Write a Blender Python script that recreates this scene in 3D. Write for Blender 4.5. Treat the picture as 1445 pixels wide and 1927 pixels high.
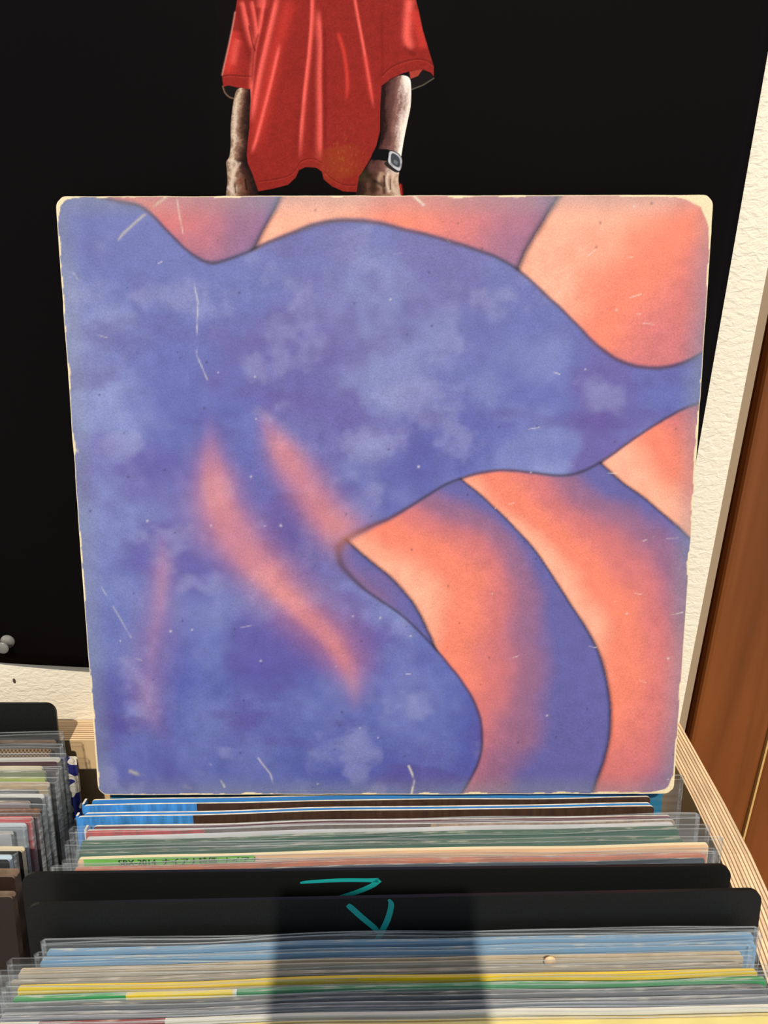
import bpy, bmesh, math, random
import numpy as np
from mathutils import Vector, Matrix

for o in list(bpy.data.objects):
    bpy.data.objects.remove(o)
scn = bpy.context.scene
COL = scn.collection
random.seed(7)

# ------------------------------------------------------------------ camera
H = 1.25                                  # lens height above the floor
F = 1400.0                                # focal length in pixels of the 1445 x 1927 frame
PITCH = math.radians(22.8)
ROLL = math.radians(0.25)
cam_d = bpy.data.cameras.new('camera')
cam_d.sensor_fit = 'HORIZONTAL'; cam_d.sensor_width = 36.0
cam_d.lens = F / 1445.0 * 36.0
cam_d.clip_start = 0.01
cam = bpy.data.objects.new('camera', cam_d); COL.objects.link(cam)
CAMR = Matrix.Rotation(math.pi/2 - PITCH, 3, 'X') @ Matrix.Rotation(ROLL, 3, 'Z')
CAMP = Vector((0, 0, H))
cam.matrix_world = Matrix.Translation(CAMP) @ CAMR.to_4x4()
scn.camera = cam

# ------------------------------------------------------------------ light
SUN_EL, SUN_AZ = math.radians(50.5), math.radians(-4.0)
to_sun = Vector((-math.sin(SUN_AZ)*math.cos(SUN_EL), -math.cos(SUN_AZ)*math.cos(SUN_EL), math.sin(SUN_EL)))
sun_d = bpy.data.lights.new('sun', 'SUN')
sun_d.energy = 3.85; sun_d.angle = math.radians(0.9); sun_d.color = (1.0, 0.91, 0.76)
sun = bpy.data.objects.new('sun', sun_d); COL.objects.link(sun)
sun.rotation_euler = to_sun.to_track_quat('Z', 'Y').to_euler()
sun.location = to_sun * 4 + CAMP
world = bpy.data.worlds.new('world'); scn.world = world
world.use_nodes = True
bg = world.node_tree.nodes['Background']
bg.inputs[0].default_value = (0.86, 0.93, 1.0, 1); bg.inputs[1].default_value = 0.70
vs = scn.view_settings
vs.view_transform = 'Standard'; vs.look = 'None'; vs.exposure = 0.0; vs.gamma = 1.0
vs.use_curve_mapping = False
scn.cycles.transparent_max_bounces = 40

# ------------------------------------------------------------------ helpers
def lin(c):
    c = np.asarray(c, dtype=float) / 255.0
    return np.where(c <= 0.04045, c/12.92, ((c+0.055)/1.055)**2.4)

def ray(px, py):
    return CAMR @ Vector(((px-722.5)/F, -(py-963.5)/F, -1.0))
def at_z(px, py, z):
    d = ray(px, py); return CAMP + d*((z-CAMP.z)/d.z)
def at_y(px, py, y):
    d = ray(px, py); return CAMP + d*(y/d.y)
def at_plane(px, py, p, n):
    d = ray(px, py); return CAMP + d*((p-CAMP).dot(n)/d.dot(n))
CAMRI = np.array(CAMR.transposed())
def project(P):                            # (N,3) world -> photo coordinates, used to lay out the flat prints
    q = (np.asarray(P) - np.array(CAMP)) @ CAMRI.T
    return 722.5 - F*q[:, 0]/q[:, 2], 963.5 + F*q[:, 1]/q[:, 2]

def mat(name, col, rough=0.6, spec=0.4, srgb=True, bump=0, bump_scale=200, noise=0, noise_scale=60, stretch=(1,1,1), coat=0):
    m = bpy.data.materials.new(name); m.use_nodes = True
    nt = m.node_tree; b = nt.nodes['Principled BSDF']
    c = lin(col) if srgb else np.array(col)
    b.inputs['Base Color'].default_value = (*c, 1)
    b.inputs['Roughness'].default_value = rough
    b.inputs['Specular IOR Level'].default_value = spec
    if coat: b.inputs['Coat Weight'].default_value = coat
    if noise or bump:
        tc = nt.nodes.new('ShaderNodeTexCoord'); mp = nt.nodes.new('ShaderNodeMapping')
        mp.inputs['Scale'].default_value = stretch
        nt.links.new(tc.outputs['Object'], mp.inputs[0])
    if noise:
        n = nt.nodes.new('ShaderNodeTexNoise'); n.inputs['Scale'].default_value = noise_scale
        n.inputs['Detail'].default_value = 5
        r = nt.nodes.new('ShaderNodeMapRange')
        r.inputs[1].default_value = 0.3; r.inputs[2].default_value = 0.7
        r.inputs[3].default_value = 1-noise; r.inputs[4].default_value = 1+noise*0.6
        mx = nt.nodes.new('ShaderNodeVectorMath'); mx.operation = 'SCALE'
        mx.inputs[0].default_value = tuple(c)
        nt.links.new(mp.outputs[0], n.inputs[0]); nt.links.new(n.outputs[0], r.inputs[0])
        nt.links.new(r.outputs[0], mx.inputs['Scale']); nt.links.new(mx.outputs[0], b.inputs['Base Color'])
    if bump:
        n2 = nt.nodes.new('ShaderNodeTexNoise'); n2.inputs['Scale'].default_value = bump_scale
        n2.inputs['Detail'].default_value = 4
        bp = nt.nodes.new('ShaderNodeBump'); bp.inputs['Strength'].default_value = bump
        bp.inputs['Distance'].default_value = 0.002
        nt.links.new(mp.outputs[0], n2.inputs[0]); nt.links.new(n2.outputs[0], bp.inputs['Height'])
        nt.links.new(bp.outputs[0], b.inputs['Normal'])
    return m

def vcol_mat(name, rough=0.5, spec=0.4, grain=0.12, grain_scale=900, bump=0.0, bump_scale=500):
    m = bpy.data.materials.new(name); m.use_nodes = True
    nt = m.node_tree; b = nt.nodes['Principled BSDF']
    a = nt.nodes.new('ShaderNodeVertexColor'); a.layer_name = 'print'
    tc = nt.nodes.new('ShaderNodeTexCoord')
    n = nt.nodes.new('ShaderNodeTexNoise'); n.inputs['Scale'].default_value = grain_scale; n.inputs['Detail'].default_value = 3
    r = nt.nodes.new('ShaderNodeMapRange'); r.inputs[1].default_value = 0.3; r.inputs[2].default_value = 0.7
    r.inputs[3].default_value = 1-grain; r.inputs[4].default_value = 1+grain
    mx = nt.nodes.new('ShaderNodeVectorMath'); mx.operation = 'SCALE'
    nt.links.new(tc.outputs['Object'], n.inputs[0]); nt.links.new(n.outputs[0], r.inputs[0])
    nt.links.new(a.outputs[0], mx.inputs[0]); nt.links.new(r.outputs[0], mx.inputs['Scale'])
    nt.links.new(mx.outputs[0], b.inputs['Base Color'])
    b.inputs['Roughness'].default_value = rough; b.inputs['Specular IOR Level'].default_value = spec
    if bump:
        n2 = nt.nodes.new('ShaderNodeTexNoise'); n2.inputs['Scale'].default_value = bump_scale
        bp = nt.nodes.new('ShaderNodeBump'); bp.inputs['Strength'].default_value = bump; bp.inputs['Distance'].default_value = 0.001
        nt.links.new(tc.outputs['Object'], n2.inputs[0]); nt.links.new(n2.outputs[0], bp.inputs['Height'])
        nt.links.new(bp.outputs[0], b.inputs['Normal'])
    return m

def obj(name, verts, faces, mats, parent=None, fmat=None, smooth=False):
    me = bpy.data.meshes.new(name)
    me.from_pydata([tuple(v) for v in verts], [], faces)
    if not isinstance(mats, (list, tuple)): mats = [mats]
    for m in mats: me.materials.append(m)
    if fmat is not None: me.polygons.foreach_set('material_index', fmat)
    if smooth: me.polygons.foreach_set('use_smooth', [True]*len(me.polygons))
    me.update()
    o = bpy.data.objects.new(name, me); COL.objects.link(o)
    if parent: o.parent = parent
    return o

def tag(o, label, cat, group=None):
    o['label'] = label; o['category'] = cat
    if group: o['group'] = group
    return o
def struct(o): o['kind'] = 'structure'; return o
def thing(name, label, cat, loc=(0,0,0), rot=None, group=None):
    e = bpy.data.objects.new(name, None); e.empty_display_size = 0.02; COL.objects.link(e)
    e.location = loc
    if rot is not None: e.rotation_euler = rot.to_euler()
    return tag(e, label, cat, group)

def box_vf(x0, x1, y0, y1, z0, z1, base=0):
    v = [(x0,y0,z0),(x1,y0,z0),(x1,y1,z0),(x0,y1,z0),(x0,y0,z1),(x1,y0,z1),(x1,y1,z1),(x0,y1,z1)]
    f = [(0,3,2,1),(4,5,6,7),(0,1,5,4),(1,2,6,5),(2,3,7,6),(3,0,4,7)]
    return v, [tuple(i+base for i in q) for q in f]
def box(name, x0, x1, y0, y1, z0, z1, m, parent=None, bevel=0):
    v, f = box_vf(x0, x1, y0, y1, z0, z1)
    o = obj(name, v, f, m, parent)
    if bevel:
        bm = bmesh.new(); bm.from_mesh(o.data)
        bmesh.ops.bevel(bm, geom=bm.edges[:], offset=bevel, segments=2, affect='EDGES', profile=0.5)
        bm.to_mesh(o.data); bm.free()
    return o

def prism(name, outline, y0, y1, m, parent=None, edge=None):
    """closed outline [(x,z)...] counter-clockwise seen from the front (-y), extruded from y0 to y1"""
    n = len(outline)
    v = [(x, y0, z) for x, z in outline] + [(x, y1, z) for x, z in outline]
    f = [tuple(range(n)), tuple(range(2*n-1, n-1, -1))]
    f += [(i, n+i, n+(i+1) % n, (i+1) % n) for i in range(n)]
    return obj(name, v, f, [m, edge] if edge else m, parent, fmat=([0, 0]+[1]*n) if edge else None)

def grid_noise(x, y, scale, seed, octaves=4, gain=0.5):
    """smooth value noise 0..1"""
    rng = np.random.RandomState(seed)
    out = np.zeros_like(x); amp = 1.0; tot = 0
    for k in range(octaves):
        g = rng.rand(64, 64)
        X = x*scale*2**k + k*7.3; Y = y*scale*2**k + k*3.1
        xi = np.floor(X).astype(int); yi = np.floor(Y).astype(int)
        fx = X-xi; fy = Y-yi
        fx = fx*fx*fx*(fx*(fx*6-15)+10); fy = fy*fy*fy*(fy*(fy*6-15)+10)
        a = g[yi % 64, xi % 64]; b = g[yi % 64, (xi+1) % 64]
        c = g[(yi+1) % 64, xi % 64]; d = g[(yi+1) % 64, (xi+1) % 64]
        out += amp*((a*(1-fx)+b*fx)*(1-fy)+(c*(1-fx)+d*fx)*fy)
        tot += amp; amp *= gain
    return out/tot
def sstep(a, b, x):
    t = np.clip((x-a)/(b-a), 0, 1); return t*t*(3-2*t)
def seg_dist(x, y, pts, closed=False):
    """distance to a polyline and the parameter (0..1) along it"""
    best = np.full(x.shape, 1e9); par = np.zeros_like(x)
    P = list(pts) + ([pts[0]] if closed else [])
    n = len(P)-1
    for i in range(n):
        ax, ay = P[i]; bx, by = P[i+1]
        dx, dy = bx-ax, by-ay
        t = np.clip(((x-ax)*dx+(y-ay)*dy)/(dx*dx+dy*dy+1e-12), 0, 1)
        d = np.hypot(x-ax-t*dx, y-ay-t*dy)
        m = d < best
        best = np.where(m, d, best); par = np.where(m, (i+t)/n, par)
    return best, par
def poly_mask(x, y, pts, soft=2.0):
    inside = np.zeros(x.shape, bool)
    n = len(pts)
    for i in range(n):
        ax, ay = pts[i]; bx, by = pts[(i+1) % n]
        if ay == by: continue
        c = ((ay > y) != (by > y)) & (x < (bx-ax)*(y-ay)/(by-ay)+ax)
        inside ^= c
    d, _ = seg_dist(x, y, pts, True)
    s = np.where(inside, d, -d)
    return sstep(-soft, soft, s)
def smooth_pts(pts, closed=True, n=4):
    """Catmull-Rom"""
    P = [Vector((*p, 0)) for p in pts]; out = []; N = len(P)
    rng = range(N) if closed else range(N-1)
    for i in rng:
        if closed: a, b, c, d = P[(i-1) % N], P[i], P[(i+1) % N], P[(i+2) % N]
        else: a, b, c, d = P[max(i-1, 0)], P[i], P[i+1], P[min(i+2, N-1)]
        for k in range(n):
            t = k/n
            q = 0.5*((2*b)+(c-a)*t+(2*a-5*b+4*c-d)*t*t+(3*b-a-3*c+d)*t**3)
            out.append((q.x, q.y))
    if not closed: out.append(pts[-1])
    return out
def set_print(me, rgb):
    ca = me.color_attributes.new('print', 'FLOAT_COLOR', 'POINT')
    buf = np.ones((len(me.vertices), 4), dtype=np.float32); buf[:, :3] = rgb
    ca.data.foreach_set('color', buf.ravel())

# ------------------------------------------------------------------ materials
M = {}
def stucco():
    m = bpy.data.materials.new('cream_stucco'); m.use_nodes = True
    nt = m.node_tree; b = nt.nodes['Principled BSDF']
    b.inputs['Base Color'].default_value = (*lin((232, 222, 203)), 1)
    b.inputs['Roughness'].default_value = 0.85; b.inputs['Specular IOR Level'].default_value = 0.2
    tc = nt.nodes.new('ShaderNodeTexCoord')
    mp = nt.nodes.new('ShaderNodeMapping'); mp.inputs['Scale'].default_value = (0.75, 1, 1.3)
    n = nt.nodes.new('ShaderNodeTexNoise'); n.inputs['Scale'].default_value = 260; n.inputs['Detail'].default_value = 3
    n.inputs['Roughness'].default_value = 0.55; n.inputs['Distortion'].default_value = 0.6
    bp = nt.nodes.new('ShaderNodeBump'); bp.inputs['Strength'].default_value = 0.55; bp.inputs['Distance'].default_value = 0.0016
    nt.links.new(tc.outputs['Object'], mp.inputs[0]); nt.links.new(mp.outputs[0], n.inputs[0])
    nt.links.new(n.outputs[0], bp.inputs['Height']); nt.links.new(bp.outputs[0], b.inputs['Normal'])
    return m
def plywood_edge(axis):
    """thin alternating veneers; axis = direction across the veneers"""
    m = bpy.data.materials.new('plywood_edge'); m.use_nodes = True
    nt = m.node_tree; b = nt.nodes['Principled BSDF']; b.inputs['Roughness'].default_value = 0.65
    b.inputs['Specular IOR Level'].default_value = 0.25
    tc = nt.nodes.new('ShaderNodeTexCoord'); sep = nt.nodes.new('ShaderNodeSeparateXYZ')
    nt.links.new(tc.outputs['Object'], sep.inputs[0])
    nz = nt.nodes.new('ShaderNodeTexNoise'); nz.inputs['Scale'].default_value = 25
    mp = nt.nodes.new('ShaderNodeMapping'); mp.inputs['Scale'].default_value = (0.4, 0.4, 0.4)
    nt.links.new(tc.outputs['Object'], mp.inputs[0]); nt.links.new(mp.outputs[0], nz.inputs[0])
    md = nt.nodes.new('ShaderNodeMath'); md.operation = 'MULTIPLY_ADD'
    md.inputs[1].default_value = 0.0012
    nt.links.new(nz.outputs[0], md.inputs[0]); nt.links.new(sep.outputs[axis], md.inputs[2])
    sc = nt.nodes.new('ShaderNodeMath'); sc.operation = 'MULTIPLY'; sc.inputs[1].default_value = 2*math.pi/0.00205
    nt.links.new(md.outputs[0], sc.inputs[0])
    sn = nt.nodes.new('ShaderNodeMath'); sn.operation = 'SINE'; nt.links.new(sc.outputs[0], sn.inputs[0])
    rp = nt.nodes.new('ShaderNodeValToRGB')
    mr = nt.nodes.new('ShaderNodeMapRange'); mr.inputs[1].default_value = -1; mr.inputs[2].default_value = 1
    nt.links.new(sn.outputs[0], mr.inputs[0]); nt.links.new(mr.outputs[0], rp.inputs[0])
    rp.color_ramp.elements[0].color = (*lin((150, 112, 84)), 1); rp.color_ramp.elements[0].position = 0.05
    rp.color_ramp.elements[1].color = (*lin((226, 198, 160)), 1); rp.color_ramp.elements[1].position = 0.5
    n3 = nt.nodes.new('ShaderNodeTexNoise'); n3.inputs['Scale'].default_value = 120; n3.inputs['Detail'].default_value = 3
    mp3 = nt.nodes.new('ShaderNodeMapping')
    mp3.inputs['Scale'].default_value = (4, 0.25, 1) if axis == 0 else (0.25, 4, 1)
    nt.links.new(tc.outputs['Object'], mp3.inputs[0]); nt.links.new(mp3.outputs[0], n3.inputs[0])
    r3 = nt.nodes.new('ShaderNodeMapRange'); r3.inputs[1].default_value = 0.35; r3.inputs[2].default_value = 0.65
    r3.inputs[3].default_value = 0.72; r3.inputs[4].default_value = 1.08
    nt.links.new(n3.outputs[0], r3.inputs[0])
    vm = nt.nodes.new('ShaderNodeVectorMath'); vm.operation = 'SCALE'
    nt.links.new(rp.outputs[0], vm.inputs[0]); nt.links.new(r3.outputs[0], vm.inputs['Scale'])
    nt.links.new(vm.outputs[0], b.inputs['Base Color'])
    return m
def wood(name, c0, c1, scale=14, rough=0.45, stretch=(6, 6, 0.35)):
    m = bpy.data.materials.new(name); m.use_nodes = True
    nt = m.node_tree; b = nt.nodes['Principled BSDF']; b.inputs['Roughness'].default_value = rough
    b.inputs['Specular IOR Level'].default_value = 0.3
    tc = nt.nodes.new('ShaderNodeTexCoord'); mp = nt.nodes.new('ShaderNodeMapping'); mp.inputs['Scale'].default_value = stretch
    n = nt.nodes.new('ShaderNodeTexNoise'); n.inputs['Scale'].default_value = scale; n.inputs['Detail'].default_value = 6
    n.inputs['Distortion'].default_value = 0.4
    rp = nt.nodes.new('ShaderNodeValToRGB')
    rp.color_ramp.elements[0].position = 0.3; rp.color_ramp.elements[0].color = (*lin(c0), 1)
    rp.color_ramp.elements[1].position = 0.72; rp.color_ramp.elements[1].color = (*lin(c1), 1)
    nt.links.new(tc.outputs['Object'], mp.inputs[0]); nt.links.new(mp.outputs[0], n.inputs[0])
    nt.links.new(n.outputs[0], rp.inputs[0]); nt.links.new(rp.outputs[0], b.inputs['Base Color'])
    return m
def poly_film(name, fac, tint=(0.97, 0.98, 0.99)):
    m = bpy.data.materials.new(name); m.use_nodes = True
    nt = m.node_tree; b = nt.nodes['Principled BSDF']
    b.inputs['Base Color'].default_value = (0.5, 0.53, 0.56, 1); b.inputs['Roughness'].default_value = 0.2
    b.inputs['Specular IOR Level'].default_value = 0.8
    tr = nt.nodes.new('ShaderNodeBsdfTransparent'); tr.inputs[0].default_value = (*tint, 1)
    mx = nt.nodes.new('ShaderNodeMixShader'); out = nt.nodes['Material Output']
    tc = nt.nodes.new('ShaderNodeTexCoord'); mp = nt.nodes.new('ShaderNodeMapping'); mp.inputs['Scale'].default_value = (0.12, 1, 2.2)
    n = nt.nodes.new('ShaderNodeTexNoise'); n.inputs['Scale'].default_value = 150; n.inputs['Detail'].default_value = 4
    bp = nt.nodes.new('ShaderNodeBump'); bp.inputs['Strength'].default_value = 0.7; bp.inputs['Distance'].default_value = 0.002
    r = nt.nodes.new('ShaderNodeMapRange'); r.inputs[1].default_value = 0.35; r.inputs[2].default_value = 0.75
    r.inputs[3].default_value = fac*0.45; r.inputs[4].default_value = min(1, fac*1.7)
    nt.links.new(tc.outputs['Object'], mp.inputs[0]); nt.links.new(mp.outputs[0], n.inputs[0])
    nt.links.new(n.outputs[0], bp.inputs['Height']); nt.links.new(bp.outputs[0], b.inputs['Normal'])
    nt.links.new(n.outputs[0], r.inputs[0]); nt.links.new(r.outputs[0], mx.inputs[0])
    nt.links.new(tr.outputs[0], mx.inputs[1]); nt.links.new(b.outputs[0], mx.inputs[2])
    nt.links.new(mx.outputs[0], out.inputs[0])
    return m

M['wall'] = stucco()
M['reveal'] = mat('shaded_reveal_plaster', (172, 148, 120), 0.8, 0.2, bump=0.15, bump_scale=120)  # darker than the wall: the strip's shade is put into its base colour
M['door'] = wood('brown_door_wood', (98, 51, 18), (132, 75, 31), 9, 0.45)
M['door_edge'] = mat('pale_door_edge', (196, 160, 100), 0.5)
M['floor'] = wood('floor_wood', (92, 70, 50), (128, 98, 70), 6, 0.5, (0.4, 6, 6))
M['ply_x'] = plywood_edge(0); M['ply_y'] = plywood_edge(1)
M['ply_face'] = wood('plywood_face', (196, 164, 122), (220, 190, 148), 10, 0.6)
M['film'] = poly_film('clear_film', 0.065); M['film_hazy'] = poly_film('hazy_film', 0.13); M['film_highlight'] = poly_film('film_rim_highlight', 0.36)  # more opaque rim imitates the white highlight along the film's edges
M['divider'] = mat('black_plastic', (17, 18, 18), 0.42, 0.28, bump=0.1, bump_scale=900)
M['teal'] = mat('teal_marker', (20, 140, 140), 0.45)
M['edge'] = mat('paper_edge', (226, 217, 200), 0.8, 0.2, noise=0.25, noise_scale=180)
M['edge_dark'] = mat('worn_dark_edge', (120, 100, 84), 0.8, 0.2, noise=0.4, noise_scale=150)

# ------------------------------------------------------------------ the setting
W = 0.408                                    # wall plane
XE = at_y(1362, 928, W).x                    # where the plastered wall ends
wall = box('wall_back', -1.5, XE, W, W+0.10, 0, 2.5, M['wall']); struct(wall)
# splayed plaster reveal beside the door
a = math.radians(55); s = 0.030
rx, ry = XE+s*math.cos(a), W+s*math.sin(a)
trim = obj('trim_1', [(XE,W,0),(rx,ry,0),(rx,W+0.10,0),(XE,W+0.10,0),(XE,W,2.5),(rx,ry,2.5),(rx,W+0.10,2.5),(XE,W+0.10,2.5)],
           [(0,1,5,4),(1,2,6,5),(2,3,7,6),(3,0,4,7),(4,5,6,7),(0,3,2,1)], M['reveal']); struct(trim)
DY = ry + 0.014
xs = at_y(1424, 1475, DY).x
door = box('door_1', rx-0.01, 1.1, DY+0.012, DY+0.05, 0.0, 2.2, M['door']); struct(door)
box('stile', at_y(1395, 928, DY).x, xs-0.0012, DY, DY+0.0118, 0.01, 2.18, M['door'], door, 0.003)
box('edge_strip', xs-0.0006, xs+0.0009, DY-0.001, DY+0.0118, 0.01, 2.18, M['door_edge'], door)
box('door_panel', xs+0.004, 1.08, DY+0.004, DY+0.0118, 0.01, 2.18, M['door'], door, 0.002)
wr = box('wall_right', 1.1, 1.2, W, W+0.1, 0, 2.5, M['wall']); struct(wr)
lt = box('wall_lintel', rx-0.01, 1.1, DY+0.012, DY+0.05, 2.2, 2.5, M['wall']); struct(lt)
fl = box('floor', -1.5, 1.6, -1.6, W+0.1, -0.05, 0, M['floor']); struct(fl)

# ------------------------------------------------------------------ the wooden bin
RIM = H - 0.324; TY = W-0.0215
XI = 0.182                                   # inner face of the right side panel
BASE = H - 0.6097; FY = 0.085
bin_ = thing('record_bin', 'pale plywood record bin with layered edges, standing against the wall', 'bin', (0, 0.25, 0))
def rel(o): o.parent = bin_; o.location = (0, -0.25, 0); return o
XL = -0.52
v, f = box_vf(XL, XI-0.0005, TY, W-0.001, 0, RIM)
rel(obj('back_panel', v, f, [M['ply_face'], M['ply_y']], fmat=[0, 1, 0, 0, 0, 0]))
def side(x0, x1):
    prof = [(W-0.001, RIM), (0.335, RIM), (0.300, RIM-0.002), (0.270, RIM-0.007), (0.235, RIM-0.017), (0.19, RIM-0.035), (0.14, RIM-0.055), (FY, RIM-0.075), (FY, 0), (W-0.001, 0)]
    n = len(prof)
    v = [(x0, y, z) for y, z in prof] + [(x1, y, z) for y, z in prof]
    f = [tuple(range(n)), tuple(range(2*n-1, n-1, -1))] + [(i, n+i, n+(i+1) % n, (i+1) % n) for i in range(n)]
    rel(obj('side_panel', v, f, [M['ply_face'], M['ply_x']], fmat=[0, 0]+[1]*n))
side(XI, XI+0.0175); side(XL-0.018, XL-0.0005)
v, f = box_vf(XL, XI-0.0005, FY, FY+0.018, 0, RIM-0.09)
rel(obj('front_panel', v, f, [M['ply_face'], M['ply_y']], fmat=[0, 1, 0, 0, 0, 0]))
rel(box('base_panel', XL, XI-0.0005, FY+0.0185, TY-0.0005, BASE-0.018, BASE, M['ply_face']))

# ------------------------------------------------------------------ poster on the wall
PR = at_y(1355, 600, W).x; PL = at_y(-3, 1215, W).x - 0.010
PB = at_y(60, 1243, W).z; PT = PB + 0.63
def poster_off(x, z):
    t = np.clip((PB+0.10-z)/0.10, 0, 1)      # the lower edge lifts off the wall towards the middle
    u = np.clip((x-PL)/(PR-PL), 0, 1)
    return 0.0012 + 0.011*t**1.5*np.sin(np.pi*np.clip(u*1.05, 0, 1))**0.8
fx0, fx1 = at_y(408, 200, W).x, at_y(826, 100, W).x
fz0, fz1 = at_y(610, 405, W).z, at_y(610, -25, W).z
gx = np.concatenate([np.linspace(PL, fx0, 24)[:-1], np.linspace(fx0, fx1, 430), np.linspace(fx1, PR, 20)[1:]])
fz2 = at_y(610, -330, W).z
gz = np.concatenate([np.linspace(PB, fz0, 34)[:-1], np.linspace(fz0, fz1, 430), np.linspace(fz1, fz2, 110)[1:], np.linspace(fz2, max(PT, fz2+0.03), 6)[1:]])
nx, nz_ = len(gx), len(gz)
X, Z = np.meshgrid(gx, gz)
Yp = W - poster_off(X, Z)
P = np.stack([X.ravel(), Yp.ravel(), Z.ravel()], 1)
flat = P.copy(); flat[:, 1] = W
px, py = project(flat)
cx, cy = (px-400)*3.284, py*3.284           # coordinates of the figure's own drawing
def figure(x, y):
    N = len(x)
    rgb = np.tile(lin((10, 6, 6)), (N, 1))
    bgn = grid_noise(x/1445, y/1215, 1.5, 3, 3)
    rgb = rgb*(0.7+0.9*bgn)[:, None]
    def over(mask, col):
        nonlocal rgb
        col = np.asarray(col)
        if col.ndim == 1: col = col[None, :]
        rgb = rgb*(1-mask[:, None]) + col*mask[:, None]
    L = lambda c: lin(c)
    n1 = grid_noise(x/30, y/30, 1.0, 5, 3); n2 = grid_noise(x/9, y/9, 1.0, 6, 2)
    def mixc(cs, t):
        t = np.clip(t, 0, 1)*(len(cs)-1); i = np.clip(t.astype(int), 0, len(cs)-2); fr = (t-i)[:, None]
        C = np.array([L(c) for c in cs]); return C[i]*(1-fr)+C[i+1]*fr
    # dark insides of the sleeves
    ins_l = [(66,535),(100,528),(160,543),(150,575),(136,612),(104,600),(78,572)]
    over(poly_mask(x, y, smooth_pts(ins_l)), L((22, 18, 16)))
    d, _ = seg_dist(x, y, smooth_pts([(66,535),(78,572),(104,600),(136,612)], False)); over(np.exp(-(d/4)**2)*0.6, L((150,110,80)))
    ins_r = [(1205,455),(1290,425),(1366,470),(1362,490),(1300,528),(1225,557)]
    over(poly_mask(x, y, ins_r), L((26, 20, 18)))
    over(poly_mask(x, y, [(1215,445),(1300,428),(1268,472),(1222,490)]), L((165, 60, 45)))
    d, _ = seg_dist(x, y, [(1366,486),(1300,528),(1225,557)]); over(np.exp(-(d/3.5)**2)*0.55, L((120,110,90)))
    # arms
    arm_l = [(150,562),(178,545),(240,552),(238,700),(226,850),(214,950),(217,1010),(245,1070),(272,1135),(283,1190),(280,1260),(100,1260),(88,1190),(95,1120),(90,1040),(88,1000),(106,968),(115,900),(115,780),(125,680),(136,610)]
    ml = poly_mask(x, y, smooth_pts(arm_l))
    fx_l = np.interp(y, [545,610,680,780,900,968,1000,1100,1200], [165,136,125,115,115,104,88,94,88])
    wl = np.interp(y, [545,700,950,1010,1200], [75,112,108,125,190])
    t = (x-fx_l)/wl
    skin = mixc([(140,108,84),(210,182,150),(146,106,82),(86,54,42),(52,30,24),(30,18,15)], t + (n1-0.5)*0.30 + (n2-0.5)*0.12)
    over(ml, skin)
    for pts, w, c, k in [([(108,990),(150,1010),(130,1080),(120,1150)], 10, (230,205,175), .7), ([(170,1010),(140,1060),(125,1120)], 8, (215,180,150), .6),
                         ([(190,1040),(215,1090),(225,1180)], 14, (60,34,26), .8), ([(150,1130),(190,1110),(200,1180)], 16, (120,70,50), .8),
                         ([(205,1110),(212,1170)], 7, (20,12,10), .9), ([(150,640),(140,760),(138,880)], 9, (214,190,160), .5), ([(100,1160),(130,1185)], 9, (235,205,190), .7),
                         ([(140,1140),(145,1190)], 5, (40,22,18), .8)]:
        d, _ = seg_dist(x, y, smooth_pts(pts, False)); over(ml*k*np.exp(-(d/w)**2), L(c))
    arm_r = [(1110,490),(1165,468),(1216,486),(1226,560),(1222,660),(1202,760),(1182,860),(1166,960),(1152,1060),(1148,1120),(1160,1190),(1160,1260),(885,1260),(893,1180),(908,1090),(960,1015),(1000,960),(1025,910),(1038,840),(1040,700),(1046,540)]
    mr = poly_mask(x, y, smooth_pts(arm_r))
    l_r = np.interp(y, [470,700,850,950,1020,1100,1200], [1050,1040,1035,1005,950,905,890])
    r_r = np.interp(y, [470,560,660,760,860,960,1060,1200], [1210,1226,1222,1202,1182,1166,1152,1158])
    t = (x-l_r)/(r_r-l_r)
    streak = grid_noise(x/40+y/260, y/160, 1.0, 11, 3)
    skin = mixc([(36,18,16),(84,50,44),(100,62,54),(140,98,84),(238,214,190),(250,240,214)], t*1.04 + (streak-0.5)*0.42 + (n2-0.5)*0.10 - 0.03)
    low = sstep(1040, 1090, y)
    hand = mixc([(40,26,18),(70,44,32),(110,74,56),(170,128,100),(214,180,150)], t*1.0+(n1-0.5)*0.45)
    over(mr, skin*(1-low[:, None])+hand*low[:, None])
    for pts, w, c, k in [([(1040,1075),(1025,1130),(1050,1160)], 13, (190,150,120), .8), ([(1085,1075),(1075,1120),(1090,1180)], 10, (235,205,175), .8),
                         ([(1120,1080),(1105,1130),(1125,1180)], 9, (225,190,160), .8), ([(1060,1090),(1062,1150)], 7, (50,28,20), .9),
                         ([(1100,1110),(1098,1170)], 5, (60,34,24), .8), ([(940,1060),(990,1110),(1000,1180)], 22, (52,32,22), .7),
                         ([(1000,1120),(1050,1150),(1060,1190)], 12, (34,20,14), .8), ([(905,1110),(940,1080)], 20, (46,48,24), .6),
                         ([(1160,1145),(1166,1200)], 8, (170,40,34), 1)]:
        d, _ = seg_dist(x, y, smooth_pts(pts, False)); over((mr if c != (170,40,34) else 1.0)*k*np.exp(-(d/w)**2), L(c))
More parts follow.
